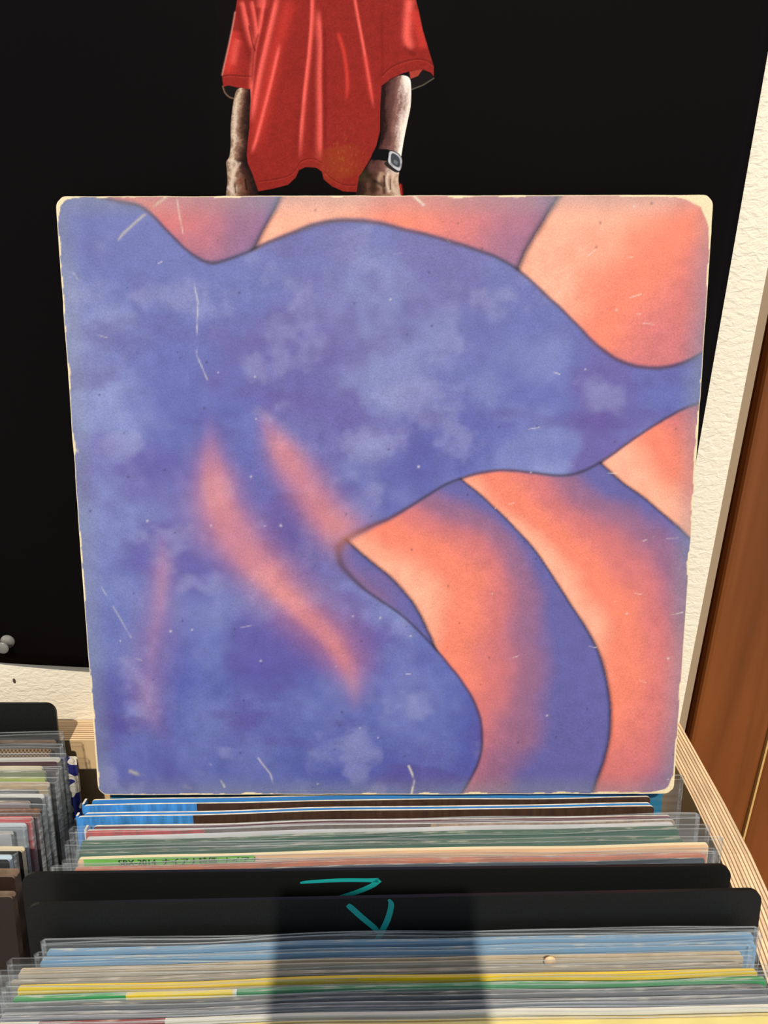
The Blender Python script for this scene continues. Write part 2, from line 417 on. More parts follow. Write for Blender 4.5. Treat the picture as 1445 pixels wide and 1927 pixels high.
    # shirt
    shirt = [(300,-330),(215,-240),(170,-110),(155,0),(142,80),(130,150),(112,240),(95,320),(72,420),(63,465),(64,500),(70,538),(100,530),(160,543),(236,553),
             (238,620),(232,700),(230,790),(218,900),(214,960),(220,1010),(250,1080),(285,1182),(380,1165),(468,1142),(515,1098),(535,1052),(575,1033),(640,1036),(676,1060),(688,1108),
             (740,1152),(810,1183),(890,1186),(905,1092),(955,1015),(985,962),(1012,900),(1034,810),(1036,650),(1044,532),(1100,490),(1170,456),(1230,440),(1300,432),(1345,450),(1366,472),(1365,412),(1346,350),(1322,270),(1298,190),(1275,80),(1255,0),(1225,-120),(1170,-240),(1090,-330),(860,-400),(790,-380),(705,-350),(620,-380),(550,-400)]
    over(poly_mask(x, y, smooth_pts([(590,-300),(590,-450),(560,-620),(590,-780),(705,-840),(820,-780),(850,-620),(820,-450),(820,-300)]), 8), mixc([(34,20,16),(70,42,32),(46,28,22)], (x-560)/290+(n1-.5)*.3))
    ms = poly_mask(x, y, shirt, 2.2)
    cloth = np.tile(L((142, 38, 30)), (N, 1))*(0.84+0.24*n1+0.12*n2)[:, None]
    def fold(pts, w, c, k, asym=1.0):
        nonlocal cloth
        q = smooth_pts(pts, False)
        d, par = seg_dist(x, y, q)
        xi = np.interp(y, [p[1] for p in q], [p[0] for p in q])
        ww = np.where(x > xi, w*asym, w)
        fade = sstep(0, 0.12, par)*sstep(1, 0.75, par) if k < 5 else 1
        a = np.clip(k*np.exp(-(d/ww)**2)*fade, 0, 1)[:, None]
        cloth = cloth*(1-a)+L(c)[None, :]*a
    hi = (250, 100, 84); mid = (206, 58, 46); dk = (104, 22, 18)
    fold([(490,-30),(440,150),(390,330),(340,560),(290,800),(250,960)], 44, mid, .55)
    fold([(330,-40),(300,150),(262,330),(245,520),(236,700)], 16, hi, .75, .6)
    fold([(405,-40),(355,180),(300,420),(262,620),(240,780)], 13, hi, .85, 1.5)
    fold([(420,260),(370,480),(320,680),(270,870),(238,960)], 11, hi, .8, 1.0)
    fold([(185,0),(225,180),(262,310)], 20, hi, .8, .5)
    fold([(245,0),(270,140),(282,260)], 16, hi, .7, .5)
    fold([(225,150),(250,270),(270,330)], 7, dk, .8)
    fold([(290,200),(262,300),(250,430),(243,540)], 9, dk, .7)
    fold([(120,180),(105,340),(85,480)], 34, mid, .8, 1.6)
    fold([(160,240),(140,320),(128,420)], 22, hi, .4)
    fold([(165,20),(175,160),(225,330),(236,430)], 18, dk, .4)
    fold([(615,-60),(612,120),(596,330),(570,560),(548,800),(538,1010)], 9, hi, .9, 1.7)
    fold([(655,40),(668,260),(664,480),(668,700),(668,900),(660,1010)], 24, hi, .7, .5)
    fold([(640,200),(630,500),(622,760),(606,1000)], 20, dk, .35)
    fold([(690,150),(694,420),(696,700),(692,1000)], 13, dk, .5)
    fold([(560,620),(520,820),(500,1000)], 20, dk, .25)
    fold([(870,-60),(905,140),(940,330),(972,520),(1000,690)], 10, hi, .85, .8)
    fold([(940,330),(965,500),(992,640)], 18, mid, .45)
    fold([(770,190),(805,300),(826,420),(834,540),(826,640)], 12, mid, .85)
    fold([(1045,60),(1046,240),(1050,400),(1048,500)], 9, dk, .35)
    fold([(1215,-20),(1205,120),(1200,240),(1240,320)], 26, hi, .85, 1.2)
    fold([(1240,60),(1280,200),(1310,320)], 34, mid, .75)
    fold([(1180,290),(1225,330),(1260,345)], 14, dk, .5)
    fold([(310,-20),(300,60)], 28, hi, .5)
    fold([(760,900),(790,1020),(820,1120)], 110, (150, 62, 26), .55)  # not a fold: orangey reflection on the glossy poster, painted into the print
    refl = np.clip((grid_noise(x/14+y/70, y/24, 1.0, 21, 2)-0.62)*4, 0, 1)*np.exp(-(((x-800)/130)**2+((y-970)/190)**2))  # grainy texture of that painted reflection
    cloth = cloth*(1-0.3*refl[:, None]) + L((176, 96, 46))[None, :]*0.3*refl[:, None]
    # hems and stitching
    for pts, w in [([(66,472),(110,466),(170,470),(240,474)], 4), ([(1050,470),(1100,420),(1170,388),(1250,368),(1320,375),(1364,408)], 4.5),
                   ([(290,1120),(400,1105),(480,1080),(520,1040),(545,1000),(590,982),(640,985),(672,1004)], 3), ([(694,1060),(740,1105),(810,1140),(880,1145)], 3)]:
        d, _ = seg_dist(x, y, smooth_pts(pts, False)); a = (0.7*np.exp(-(d/w)**2))[:, None]; cloth = cloth*(1-a)+L((96, 22, 18))[None, :]*a
        d, _ = seg_dist(x, y-9, smooth_pts(pts, False)); a = (0.15*np.exp(-(d/w)**2))[:, None]; cloth = cloth*(1-a)+L((220, 80, 60))[None, :]*a
    over(ms, cloth)
    d, _ = seg_dist(x, y, smooth_pts([(142,80),(130,150),(112,240),(95,320),(72,420),(63,465)], False)); over(0.5*np.exp(-(d/5)**2), L((240,150,130)))
    # wristwatch
    over(poly_mask(x, y, smooth_pts([(1000,928),(1050,922),(1098,932),(1090,992),(1030,990),(980,984)])), L((14, 12, 12)))
    over(poly_mask(x, y, smooth_pts([(1092,930),(1150,950),(1172,990),(1164,1050),(1130,1066),(1062,1016),(1084,985)])), L((44, 36, 32)))
    over(poly_mask(x, y, smooth_pts([(1098,935),(1148,955),(1170,990),(1160,1048),(1140,1052),(1090,1010),(1088,970)])), mixc([(200,196,190),(120,114,110)], (n1-0.3)*1.6))
    over(poly_mask(x, y, smooth_pts([(1108,948),(1145,966),(1158,1000),(1148,1036),(1104,1004)])), L((66, 68, 70)))
    over(poly_mask(x, y, [(1122,985),(1146,1000),(1140,1022),(1116,1004)]), L((108, 108, 106)))
    return rgb
rgb = np.tile(lin((16, 10, 8)), (len(P), 1))
inf = (px > 405) & (px < 830) & (py > -325) & (py < 410)
rgb[inf] = figure(cx[inf], cy[inf])
bgm = grid_noise(px/700+2, py/700+2, 1.0, 9, 3)
base = lin((10, 6, 6))[None, :]*(0.6+0.9*bgm)[:, None]
rgb[~inf] = base[~inf]
idx = np.arange(nx*nz_).reshape(nz_, nx)
q = np.stack([idx[:-1, :-1], idx[:-1, 1:], idx[1:, 1:], idx[1:, :-1]], -1).reshape(-1, 4)
poster = obj('wall_poster', P.tolist(), q.tolist(), vcol_mat('poster_print', 0.45, 0.05, 0.14, 1500), smooth=True)
set_print(poster.data, rgb/np.array([1.12, 1.06, 0.92])[None, :])
md = poster.modifiers.new('thickness', 'SOLIDIFY'); md.thickness = 0.0003; md.offset = -1
tag(poster, 'large black poster showing a person in a red polo shirt with a wristwatch', 'poster')

# clear push pin at the poster's lower corner
pp = at_y(6, 1217, W-0.010)
pin = thing('push_pin', 'small clear push pin in the lower left corner of the black poster', 'push pin', (pp.x, W, pp.z), Matrix.Rotation(math.pi/2, 3, 'X'))
def lathe(name, prof, m, parent, n=20):
    v, f = [], []
    for r, z in prof:
        v += [(r*math.cos(2*math.pi*k/n), r*math.sin(2*math.pi*k/n), z) for k in range(n)]
    for i in range(len(prof)-1):
        for k in range(n):
            f.append((i*n+k, i*n+(k+1) % n, (i+1)*n+(k+1) % n, (i+1)*n+k))
    f.append(tuple(range(n-1, -1, -1))); f.append(tuple((len(prof)-1)*n+k for k in range(n)))
    return obj(name, v, f, m, parent, smooth=True)
M['clear'] = mat('clear_plastic', (168, 166, 160), 0.12, 0.6)
M['clear'].node_tree.nodes['Principled BSDF'].inputs['Transmission Weight'].default_value = 0.55
M['steel'] = mat('steel', (170, 170, 168), 0.25, 0.5); M['steel'].node_tree.nodes['Principled BSDF'].inputs['Metallic'].default_value = 1
lathe('pin_head', [(0.0042,0.0030),(0.0046,0.0036),(0.0044,0.0048),(0.0030,0.0058),(0.0026,0.0085),(0.0030,0.0098),(0.0040,0.0108),(0.0041,0.0116),(0.0034,0.0122)], M['clear'], pin)
lathe('pin_needle', [(0.0006,-0.004),(0.0006,0.0034)], M['steel'], pin, 8)
# old nail hole in the plaster
hp = at_y(27, 1281, W)
hole = lathe('plaster_hole', [(0.0010, -0.003), (0.0012, 0.00025), (0.0007, 0.0003)], mat('hole_dark', (70, 56, 42), 0.9), wall, 10)
hole.location = (hp.x, hp.y, hp.z); hole.rotation_euler = (math.pi/2, 0, 0); hole.scale = (0.8, 1.6, 1)

# ------------------------------------------------------------------ the displayed sleeve
SK = 0.3145/1242*F
def cpt(px_, py_, depth):
    return CAMP + ray(px_, py_)*depth
dt = SK; db = SK*1242/1084
TLp, TRp = cpt(103, 366, dt), cpt(1345, 367, dt)
BLp, BRp = cpt(184, 1499, db), cpt(1268, 1493, db)
xa = ((TRp-TLp)+(BRp-BLp)).normalized()
ctr_b = (BLp+BRp)/2; ctr_t = (TLp+TRp)/2
up = (ctr_t-ctr_b); up -= xa*up.dot(xa)
SH = up.length; up.normalize()
nrm = up.cross(xa); nrm.normalize()            # points away from the camera (x right, y back, z up)
nrm = -xa.cross(up) if (-xa.cross(up)).y > 0 else xa.cross(up)
SW = ((TRp-TLp).length+(BRp-BLp).length)/2
RS = Matrix((xa, nrm, up)).transposed()
sleeve = thing('record_sleeve', 'large worn blue and salmon painted record sleeve leaning upright above the bin', 'record sleeve', ctr_b, RS)
NG = 560
u = np.linspace(-1, 1, NG); U, V = np.meshgrid(u, u)         # V = -1 bottom
r = 0.036
A = np.clip((np.abs(U)-(1-r))/r, 0, 1); B = np.clip((np.abs(V)-(1-r))/r, 0, 1)
hyp = np.hypot(A, B); k = np.where(hyp > 1e-9, np.maximum(A, B)/np.maximum(hyp, 1e-9), 1)
both = (A > 0) & (B > 0)
rv = np.where(U*V < 0, 1.0, 0.75)
GX = np.where(both, np.sign(U)*(1-r+r*A*k), U); GZ = np.where(both, np.sign(V)*(1-r+r*B*k), V)
# worn, slightly ragged outline
nxw = grid_noise(V*0.5+3, np.zeros_like(V)+0.3+np.sign(U)*0.2, 14, 31, 4)-0.5
nzw = grid_noise(U*0.5+3, np.zeros_like(V)+1.7+np.sign(V)*0.2, 14, 33, 4)-0.5
ex = sstep(0.97, 1.0, np.abs(U)); ez = sstep(0.97, 1.0, np.abs(V))
GX = GX - np.sign(U)*ex*(0.002+0.006*np.abs(nxw)); GZ = GZ - np.sign(V)*ez*(0.002+0.005*np.abs(nzw))
xx = GX*SW/2; zz = (GZ+1)*SH/2
bow = 0.0012*np.sin(np.pi*(GZ+1)/2)*np.cos(GX*1.2) + 0.0005*(grid_noise(U*0.5+1, V*0.5+1, 3, 35, 2)-0.5)
yy = -bow
PV = np.stack([xx.ravel(), yy.ravel(), zz.ravel()], 1)
# flat abstract wash in blue, violet and salmon
uu = (U+1)/2; vv = (1-V)/2
n_a = grid_noise(uu+5, vv+2, 4.0, 41, 5, .55); n_b = grid_noise(uu+1, vv+8, 7.0, 42, 4); n_c = grid_noise(uu+9, vv+4, 2.3, 43, 4)
n_f = grid_noise(uu+2, vv+3, 60, 44, 3)
def C(c): return lin(c)[None, None, :]
def mixi(a_, b_, t_): return a_*(1-t_[..., None])+b_*t_[..., None]
img = mixi(C((92, 98, 162)), C((134, 142, 186)), sstep(.42, .72, n_a))
img = mixi(img, C((98, 80, 146)), sstep(.48, .75, n_b)*0.8)
img = mixi(img, C((62, 72, 148)), sstep(.15, .95, vv-0.35*uu)*0.6)
img = mixi(img, C((74, 64, 138)), sstep(.5, .8, n_c)*0.35)
n_d = grid_noise(uu+3, vv+7, 13.0, 45, 4, .6); n_e = grid_noise(uu*0.6+6, vv*1.6+1, 9.0, 46, 4)
img = mixi(img, C((150, 150, 186)), sstep(.55, .80, n_d)*0.42); img = mixi(img, C((84, 62, 130)), sstep(.58, .78, n_e)*0.45)
img = mixi(img, C((128, 134, 170)), sstep(.45, .0, vv)*0.30)
wx = uu+0.10*(grid_noise(uu+3, vv+6, 2.2, 51, 2)-0.5)+0.012*(n_b-.5); wy = vv+0.10*(grid_noise(uu+7, vv+1, 2.2, 52, 2)-0.5)+0.012*(n_a-.5)
# generic layered waves in salmon and mauve
def waves(sd, phi, gate_, tint):
    """sd: signed distance into the painted area; phi: wave phase; each wave runs from a light crest to a dusky trough"""
    global img
    fr = phi-np.floor(phi)
    tone = np.clip(1.0-fr*1.05+0.45*(grid_noise(uu+4+np.floor(phi), vv+4, 5.0, 61, 4)-0.5)+tint, 0, 1)
    wc = mixi(C((96, 92, 150)), C((146, 98, 126)), sstep(0, .22, tone)); wc = mixi(wc, C((206, 112, 108)), sstep(.2, .5, tone))
    wc = mixi(wc, C((238, 128, 98)), sstep(.46, .74, tone)); wc = mixi(wc, C((250, 178, 142)), sstep(.78, 1.0, tone)*0.8)
    m_ = sstep(-0.004, 0.006, sd)*gate_
    img = mixi(img, wc, m_)
    line = np.exp(-(sd/0.0032)**2)*gate_ + m_*np.exp(-(np.minimum(fr, 1-fr)/0.014)**2)
    img = mixi(img, C((46, 36, 56)), np.clip(line*0.75, 0, 1))
one = np.ones_like(uu)
sd_top = 0.075+0.035*np.sin(wx*9.0+0.6)+0.17*sstep(.68, 1.0, wx)-wy - 0.10*sstep(.24, .10, wx)
waves(sd_top, wx*2.2+wy*1.4+0.25, one, 0.22)
sa_ = wy-(0.47-0.13*sstep(.5, 1, wx)+0.025*np.sin(wx*17)); sb_ = (wx-(0.42+0.20*sstep(.45, .95, wy)+0.05*np.sin(wy*9+0.5)))*0.9
hh_ = np.clip(0.5+0.5*(sb_-sa_)/0.16, 0, 1); sd_low = sb_*(1-hh_)+sa_*hh_-0.16*hh_*(1-hh_)
waves(sd_low, wx*3.6-wy*1.35+0.30*np.sin(wy*6.0+0.4)+0.25, one, 0.02-0.42*sstep(.55, 1, vv))
# soft pink drifts bleeding into the blue
for x0_, k_, ph_, t0_, t1_, wd_, al_ in ((0.22, 0.34, 0.4, 0.30, 0.86, 0.055, .75), (0.34, 0.42, 1.2, 0.30, 0.70, 0.040, .7), (0.10, 0.20, 2.6, 0.50, 0.92, 0.035, .28)):
    tt = np.clip((wy-t0_)/(t1_-t0_), 0, 1)
    dd = np.abs(wx-(x0_+k_*(wy-t0_)+0.045*np.sin(wy*10+ph_)))/(wd_*(0.25+np.sin(np.pi*tt)))
    m_ = np.exp(-dd**2*1.3)*sstep(0, .25, tt)*sstep(1, .75, tt)*al_*(0.55+0.9*(n_a-.2))
    cc = mixi(C((176, 104, 120)), C((240, 140, 108)), sstep(.45, .75, n_c+0.25*np.exp(-dd**2*4)))
    keep = 1-sstep(-0.01, 0.01, sd_low)
    img = mixi(img, cc, np.clip(m_*keep, 0, 1))
# yellowing towards the rim, grime, creases and rubbed edges
edge_d = np.minimum(np.minimum(uu, 1-uu)*1.0, np.minimum(vv, 1-vv))
img = mixi(img, C((128, 134, 140)), sstep(0.045, 0.0, edge_d)*0.45)
img = img*(0.90+0.20*n_f)[..., None]
def crease(pts, w, k, c=(226, 216, 190)):
    global img
    d_, par_ = seg_dist(uu+0.006*(n_b-.5), vv+0.006*(n_a-.5), pts)
    br = sstep(.35, .6, grid_noise(uu+6, vv+6, 45, int(pts[0][0]*1e4) % 97, 2))
    img = mixi(img, C(c), np.clip(k*np.exp(-(d_/w)**2)*br, 0, 1))
crease([(.185,.0),(.195,.08),(.21,.16),(.205,.24),(.23,.30)], .0011, .5)
crease([(.17,.0),(.13,.03),(.10,.055),(.085,.07)], .0022, .5, (206, 194, 160))
crease([(.545,.0),(.56,.015)], .002, .8); crease([(.02,.115),(.04,.145)], .0013, .7)
crease([(.06,.955),(.10,.972),(.16,.985)], .0035, .6, (190, 182, 150)); crease([(.22,.985),(.205,.95),(.19,.93)], .0016, .6)
crease([(.31,1.0),(.30,.96),(.28,.93)], .0014, .5); crease([(.545,1.0),(.55,.97),(.54,.945)], .0018, .75)
crease([(.03,.62),(.05,.66),(.075,.71)], .0012, .35); crease([(.06,.74),(.09,.75)], .0010, .4)
rngw = np.random.RandomState(3)
for _ in range(34):
    a0, b0 = rngw.rand(2); L0 = rngw.uniform(.004, .022); th = rngw.normal(0, .35)
    if a0 < .5 and rngw.rand() < .5: a0 = 1-a0*.5
    crease([(a0, b0), (a0+L0*math.cos(th), b0+L0*math.sin(th))], .0008, rngw.uniform(.25, .6), (238, 224, 204))
for _ in range(120):
    a0, b0 = rngw.rand(2); s0 = rngw.uniform(.0008, .0020)
    sl = np.s_[max(0, int((1-b0)*NG)-8):int((1-b0)*NG)+9, max(0, int(a0*NG)-8):int(a0*NG)+9]
    if img[sl].size == 0: continue
    dd = np.hypot(uu[sl]-a0, vv[sl]-b0); img[sl] = mixi(img[sl], C((44, 38, 62) if rngw.rand() < .7 else (220, 210, 200)), np.exp(-(dd/s0)**2)*.7)
ragged = 0.0006+0.0045*np.clip(grid_noise(uu+1, vv+1, 26, 71, 4)-.42, 0, 1)*2
ragged = ragged + 0.030*np.exp(-(np.hypot((1-uu), vv)/.035)**2) + 0.006*np.exp(-(np.hypot(uu, vv)/.03)**2) + 0.010*np.exp(-(np.hypot(1-uu, 1-vv)/.03)**2)
cream = sstep(1.15, 0.85, edge_d/ragged); img = mixi(img, C((238, 216, 168)), cream)
# front grid + rim + back
b_i = np.arange(NG*NG).reshape(NG, NG)
q = np.stack([b_i[:-1, :-1], b_i[:-1, 1:], b_i[1:, 1:], b_i[1:, :-1]], -1).reshape(-1, 4)
front = obj('painted_front', PV.tolist(), q.tolist(), vcol_mat('worn_print', 0.55, 0.35, 0.13, 1400, 0.10, 900), sleeve, smooth=True)
set_print(front.data, img.reshape(-1, 3)/np.array([1.28, 1.24, 1.10])[None, :])
ring = list(b_i[0, :]) + list(b_i[1:, -1]) + list(b_i[-1, :-1][::-1]) + list(b_i[1:-1, 0][::-1])
rp = PV[ring]; n = len(ring)
v = [(p[0], p[1]+0.00005, p[2]) for p in rp] + [(p[0]*0.999, 0.0042, p[2]) for p in rp]
f = [(i, (i+1) % n, n+(i+1) % n, n+i) for i in range(n)]
f = [t[::-1] for t in f] + [tuple(range(n, 2*n))[::-1]]
obj('board_back', v, f, mat('cream_board', (232, 214, 176), 0.8, 0.2, noise=0.25, noise_scale=150), sleeve)

# ------------------------------------------------------------------ records in the bin
ZT = H - 0.303
LEAN = math.radians(10.0)
def split_mat(name, segs, noise=0.12, rough=0.5, noise_scale=50, stretch=(1, 1, 1)):
    """flat print: colour changes at given object-x positions. segs = [(x_end, rgb)...]"""
    m = mat(name, segs[0][1], rough, 0.4)
    nt = m.node_tree; b = nt.nodes['Principled BSDF']
    tc = nt.nodes.new('ShaderNodeTexCoord'); sep = nt.nodes.new('ShaderNodeSeparateXYZ')
    nt.links.new(tc.outputs['Object'], sep.inputs[0])
    mr = nt.nodes.new('ShaderNodeMapRange'); mr.inputs[1].default_value = -0.2; mr.inputs[2].default_value = 0.2
    nt.links.new(sep.outputs[0], mr.inputs[0])
    rp = nt.nodes.new('ShaderNodeValToRGB'); rp.color_ramp.interpolation = 'CONSTANT'
    els = rp.color_ramp.elements
    els[0].position = 0; els[0].color = (*lin(segs[0][1]), 1)
    els[1].position = (segs[0][0]+0.2)/0.4 if len(segs) > 1 else 1.0
    els[1].color = (*lin(segs[1][1] if len(segs) > 1 else segs[0][1]), 1)
    for i in range(1, len(segs)-1):
        e = els.new((segs[i][0]+0.2)/0.4); e.color = (*lin(segs[i+1][1]), 1)
    nt.links.new(mr.outputs[0], rp.inputs[0])
    nz = nt.nodes.new('ShaderNodeTexNoise'); nz.inputs['Scale'].default_value = noise_scale; nz.inputs['Detail'].default_value = 5
    mp = nt.nodes.new('ShaderNodeMapping'); mp.inputs['Scale'].default_value = stretch
    nt.links.new(tc.outputs['Object'], mp.inputs[0]); nt.links.new(mp.outputs[0], nz.inputs[0])
    r_ = nt.nodes.new('ShaderNodeMapRange'); r_.inputs[1].default_value = .3; r_.inputs[2].default_value = .7
    r_.inputs[3].default_value = 1-noise; r_.inputs[4].default_value = 1+noise
    vm = nt.nodes.new('ShaderNodeVectorMath'); vm.operation = 'SCALE'
    nt.links.new(nz.outputs[0], r_.inputs[0]); nt.links.new(rp.outputs[0], vm.inputs[0]); nt.links.new(r_.outputs[0], vm.inputs['Scale'])
    nt.links.new(vm.outputs[0], b.inputs['Base Color'])
    return m

def bow_y(x, z):                               # pressed together, the sleeves share one gentle bow
    return 0.0006*(z/0.311)*(math.sin(x*14+0.8)+0.6*math.sin(x*31+2.1)+0.3*math.sin(x*70+4.0))
def board(name, w, h, t, y0, mface, medge, parent, wob=0.0006, seed=0, corner=0.0015, x0=0.0):
    """a jacket: gently wavy card, rounded top corners, its rim faces in the paper-edge material"""
    rng = random.Random(seed); ph = [rng.uniform(0, 6.28) for _ in range(3)]
    def wy_(x, z): return bow_y(x, z)
    NXs = 36
    xs_ = [-w/2+w*i/NXs for i in range(NXs+1)]
    def ztop(x):
        d_ = w/2-abs(x)
        return h - (corner - math.sqrt(max(0, corner**2-(corner-d_)**2)) if d_ < corner else 0) + 0.0002*math.sin(x*47+ph[2])
    xs_ = sorted(set(xs_+[s_*(w/2-corner*k_) for s_ in (-1, 1) for k_ in (0.1, 0.3, 0.6, 1.0)]))
    zs_ = [0, 0.5, 0.8, 0.95, 1.0]
    v, f, fm = [], [], []
    nX, nZ = len(xs_), len(zs_)
    for side_ in (0, 1):
        for zf in zs_:
            for x in xs_:
                z = ztop(x)*zf
                v.append((x+x0, y0+wy_(x, z)+(t if side_ else 0), z))
    N_ = nX*nZ
    for j in range(nZ-1):
        for i in range(nX-1):
            p = j*nX+i
            f.append((p, p+1, p+nX+1, p+nX)); fm.append(0)
            f.append((N_+p, N_+p+nX, N_+p+nX+1, N_+p+1)); fm.append(0)
    rows = [[(nZ-1)*nX+i for i in range(nX)]]
    if t >= 0.0018:                            # open mouth between the two boards
        lip = min(0.0006, t*0.28)
        for dy_, dz_ in ((lip, 0), (lip, -0.0022), (t-lip, -0.0022), (t-lip, 0)):
            rows.append(list(range(len(v), len(v)+nX)))
            for x in xs_: z = ztop(x); v.append((x+x0, y0+wy_(x, z)+dy_, z+dz_))
    rows.append([N_+(nZ-1)*nX+i for i in range(nX)])
    for a_, b_ in zip(rows[:-1], rows[1:]):
        for i in range(nX-1): f.append((a_[i], a_[i+1], b_[i+1], b_[i])); fm.append(1)
    for i in range(nX-1):
        f.append((i, N_+i, N_+i+1, i+1)); fm.append(1)
    for j in range(nZ-1):
        p = j*nX; f.append((p, p+nX, N_+p+nX, N_+p)); fm.append(1)
        p = j*nX+nX-1; f.append((p, N_+p, N_+p+nX, p+nX)); fm.append(1)
    return obj(name, v, f, [mface, medge], parent, fmat=fm)

def film(parent, w, h, t, xc=0.0, seed=0, m=None):
    """open-topped clear pouch around a jacket"""
    rng = random.Random(seed+99)
    NXs = 48; v, f = [], []
    ph = [rng.uniform(0, 6.28) for _ in range(6)]
    zs_ = [0, .6, .9, .965, .985, .9978, 1.0]; fm = []
    path = [(-w/2, t/2)] + [(-w/2+0.0015+(w-0.003)*i/NXs, -0.0003) for i in range(NXs+1)] + [(w/2, t/2)] + [(w/2-0.0015-(w-0.003)*i/NXs, t+0.0003) for i in range(NXs+1)]
    n_ = len(path)
    for zf in zs_:
        for i, (x, y) in enumerate(path):
            fr = 1 if y < t/2 else 2
            amp = 0.00006+0.00032*max(0, (zf-0.965)/0.035)
            yy_ = y + amp*(math.sin(x*21+ph[fr])+0.7*math.sin(x*47+ph[fr+2])) * (1 if 0 < i < n_ else 0)
            yy_ = min(yy_, -0.0002) if (fr == 1 and zf <= 0.965) else (max(yy_, t+0.0002) if fr == 2 and zf <= .965 and abs(x) < w/2-.001 else yy_)
            yy_ += bow_y(x+xc, min(h*zf, 0.311))
            zt = h*zf + (0.0010*math.sin(x*9+ph[4])+0.0004*math.sin(x*60+ph[5]))*(zf > 0.95)
            v.append((x+xc, yy_, zt))
    for j in range(len(zs_)-1):
        for i in range(n_):
            f.append((j*n_+i, j*n_+(i+1) % n_, (j+1)*n_+(i+1) % n_, (j+1)*n_+i)); fm.append(1 if (j == len(zs_)-2 or i in (0, NXs+1, NXs+2, n_-1)) else 0)
    return obj('plastic_sleeve', v, f, [m or M['film'], M['film_highlight']], parent, fmat=fm, smooth=True)

SEED = [0]
def wrap_edge(fm_, k=0.22):
    """the printed paper folds over the board's edge, a little rubbed"""
    m = fm_.copy(); m.name = fm_.name+'_rubbed'
    nt = m.node_tree; b = nt.nodes['Principled BSDF']
    mx = nt.nodes.new('ShaderNodeMix'); mx.data_type = 'RGBA'; mx.inputs[0].default_value = k
    mx.inputs[7].default_value = (*lin((214, 204, 186)), 1)
    if b.inputs['Base Color'].links: nt.links.new(b.inputs['Base Color'].links[0].from_socket, mx.inputs[6])
    else: mx.inputs[6].default_value = b.inputs['Base Color'].default_value
    nz = nt.nodes.new('ShaderNodeTexNoise'); nz.inputs['Scale'].default_value = 700
    mp_ = nt.nodes.new('ShaderNodeMapping'); mp_.inputs['Scale'].default_value = (0.12, 1.5, 1)
    r_ = nt.nodes.new('ShaderNodeMapRange'); r_.inputs[1].default_value = .52; r_.inputs[2].default_value = .68
    r_.inputs[3].default_value = k*0.5; r_.inputs[4].default_value = min(1, k*3)
    tc = nt.nodes.new('ShaderNodeTexCoord'); nt.links.new(tc.outputs['Object'], mp_.inputs[0]); nt.links.new(mp_.outputs[0], nz.inputs[0])
    nt.links.new(nz.outputs[0], r_.inputs[0]); nt.links.new(r_.outputs[0], mx.inputs[0])
    nt.links.new(mx.outputs[2], b.inputs['Base Color'])
    return m
def record(label, L_, R_, face, edge='edge', w=0.311, h=0.311, t=0.0032, poly=0, polyx=0.0, polyw=0.324, zt=ZT, lean=LEAN, gate=None, group=None, wob=0.0006, hazy=False, name='record'):
    """L_, R_: where the ends of the top front edge stand; gives the row position and the slight yaw"""
    a_, b_ = at_z(*L_, zt), at_z(*R_, zt)
    yaw = math.atan2(b_.y-a_.y, b_.x-a_.x); c_ = (a_+b_)/2
    R = Matrix.Rotation(yaw, 3, 'Z') @ Matrix.Rotation(-lean, 3, 'X')
    h = (zt-BASE)/math.cos(lean)-0.0016       # every record stands on the base
    base_ = c_ - (R @ Vector((0, 0, h)))
    e = thing(name, label, 'record', base_, R, group)
    SEED[0] += 1; sd = SEED[0]
    fm_ = face if not isinstance(face, tuple) else mat('jacket_print', face, 0.45, 0.4, noise=0.14, noise_scale=40)
    ed = M[edge] if isinstance(edge, str) else edge
    if edge == 'edge' and not gate: ed = wrap_edge(fm_)
    if gate:
        board('front_board', w, h, 0.0010, 0, fm_, ed, e, wob*.5, sd, 0.002)
        board('back_board', w-0.004, h+0.0004, 0.0010, gate[1], gate[0], ed, e, wob*.5, sd, 0.002, 0.001)
        g = gate[1]
        o_ = [(-w/2-0.0012, 0.0004), (-w/2, 0.0004), (-w/2, g+0.0012), (-w/2-0.0012, g+0.0012)]
        v = [(x, y, 0) for x, y in o_]+[(x, y, h) for x, y in o_]
        obj('spine', v, [(0,1,5,4),(1,2,6,5),(2,3,7,6),(3,0,4,7),(4,5,6,7),(3,2,1,0)], [gate[2], ed], e, fmat=[0, 0, 0, 0, 1, 0])
    else:
        board('jacket', w, h, t, 0, fm_, ed, e, wob, sd)
    if poly: film(e, polyw, h+poly, (gate[1]+0.0016) if gate else t, polyx, sd, M['film_hazy'] if hazy else None)
    return e

GC = 'records behind the Z divider'
WD = 0.311
def lx(px_, L_, R_, w=WD):                     # photo column -> position along the jacket
    return (px_-(L_[0]+R_[0])/2)/(R_[0]-L_[0])*w
blue = mat('blue_card', (56, 126, 196), 0.5, 0.4, noise=0.10, noise_scale=30)
brown = (62, 42, 32)
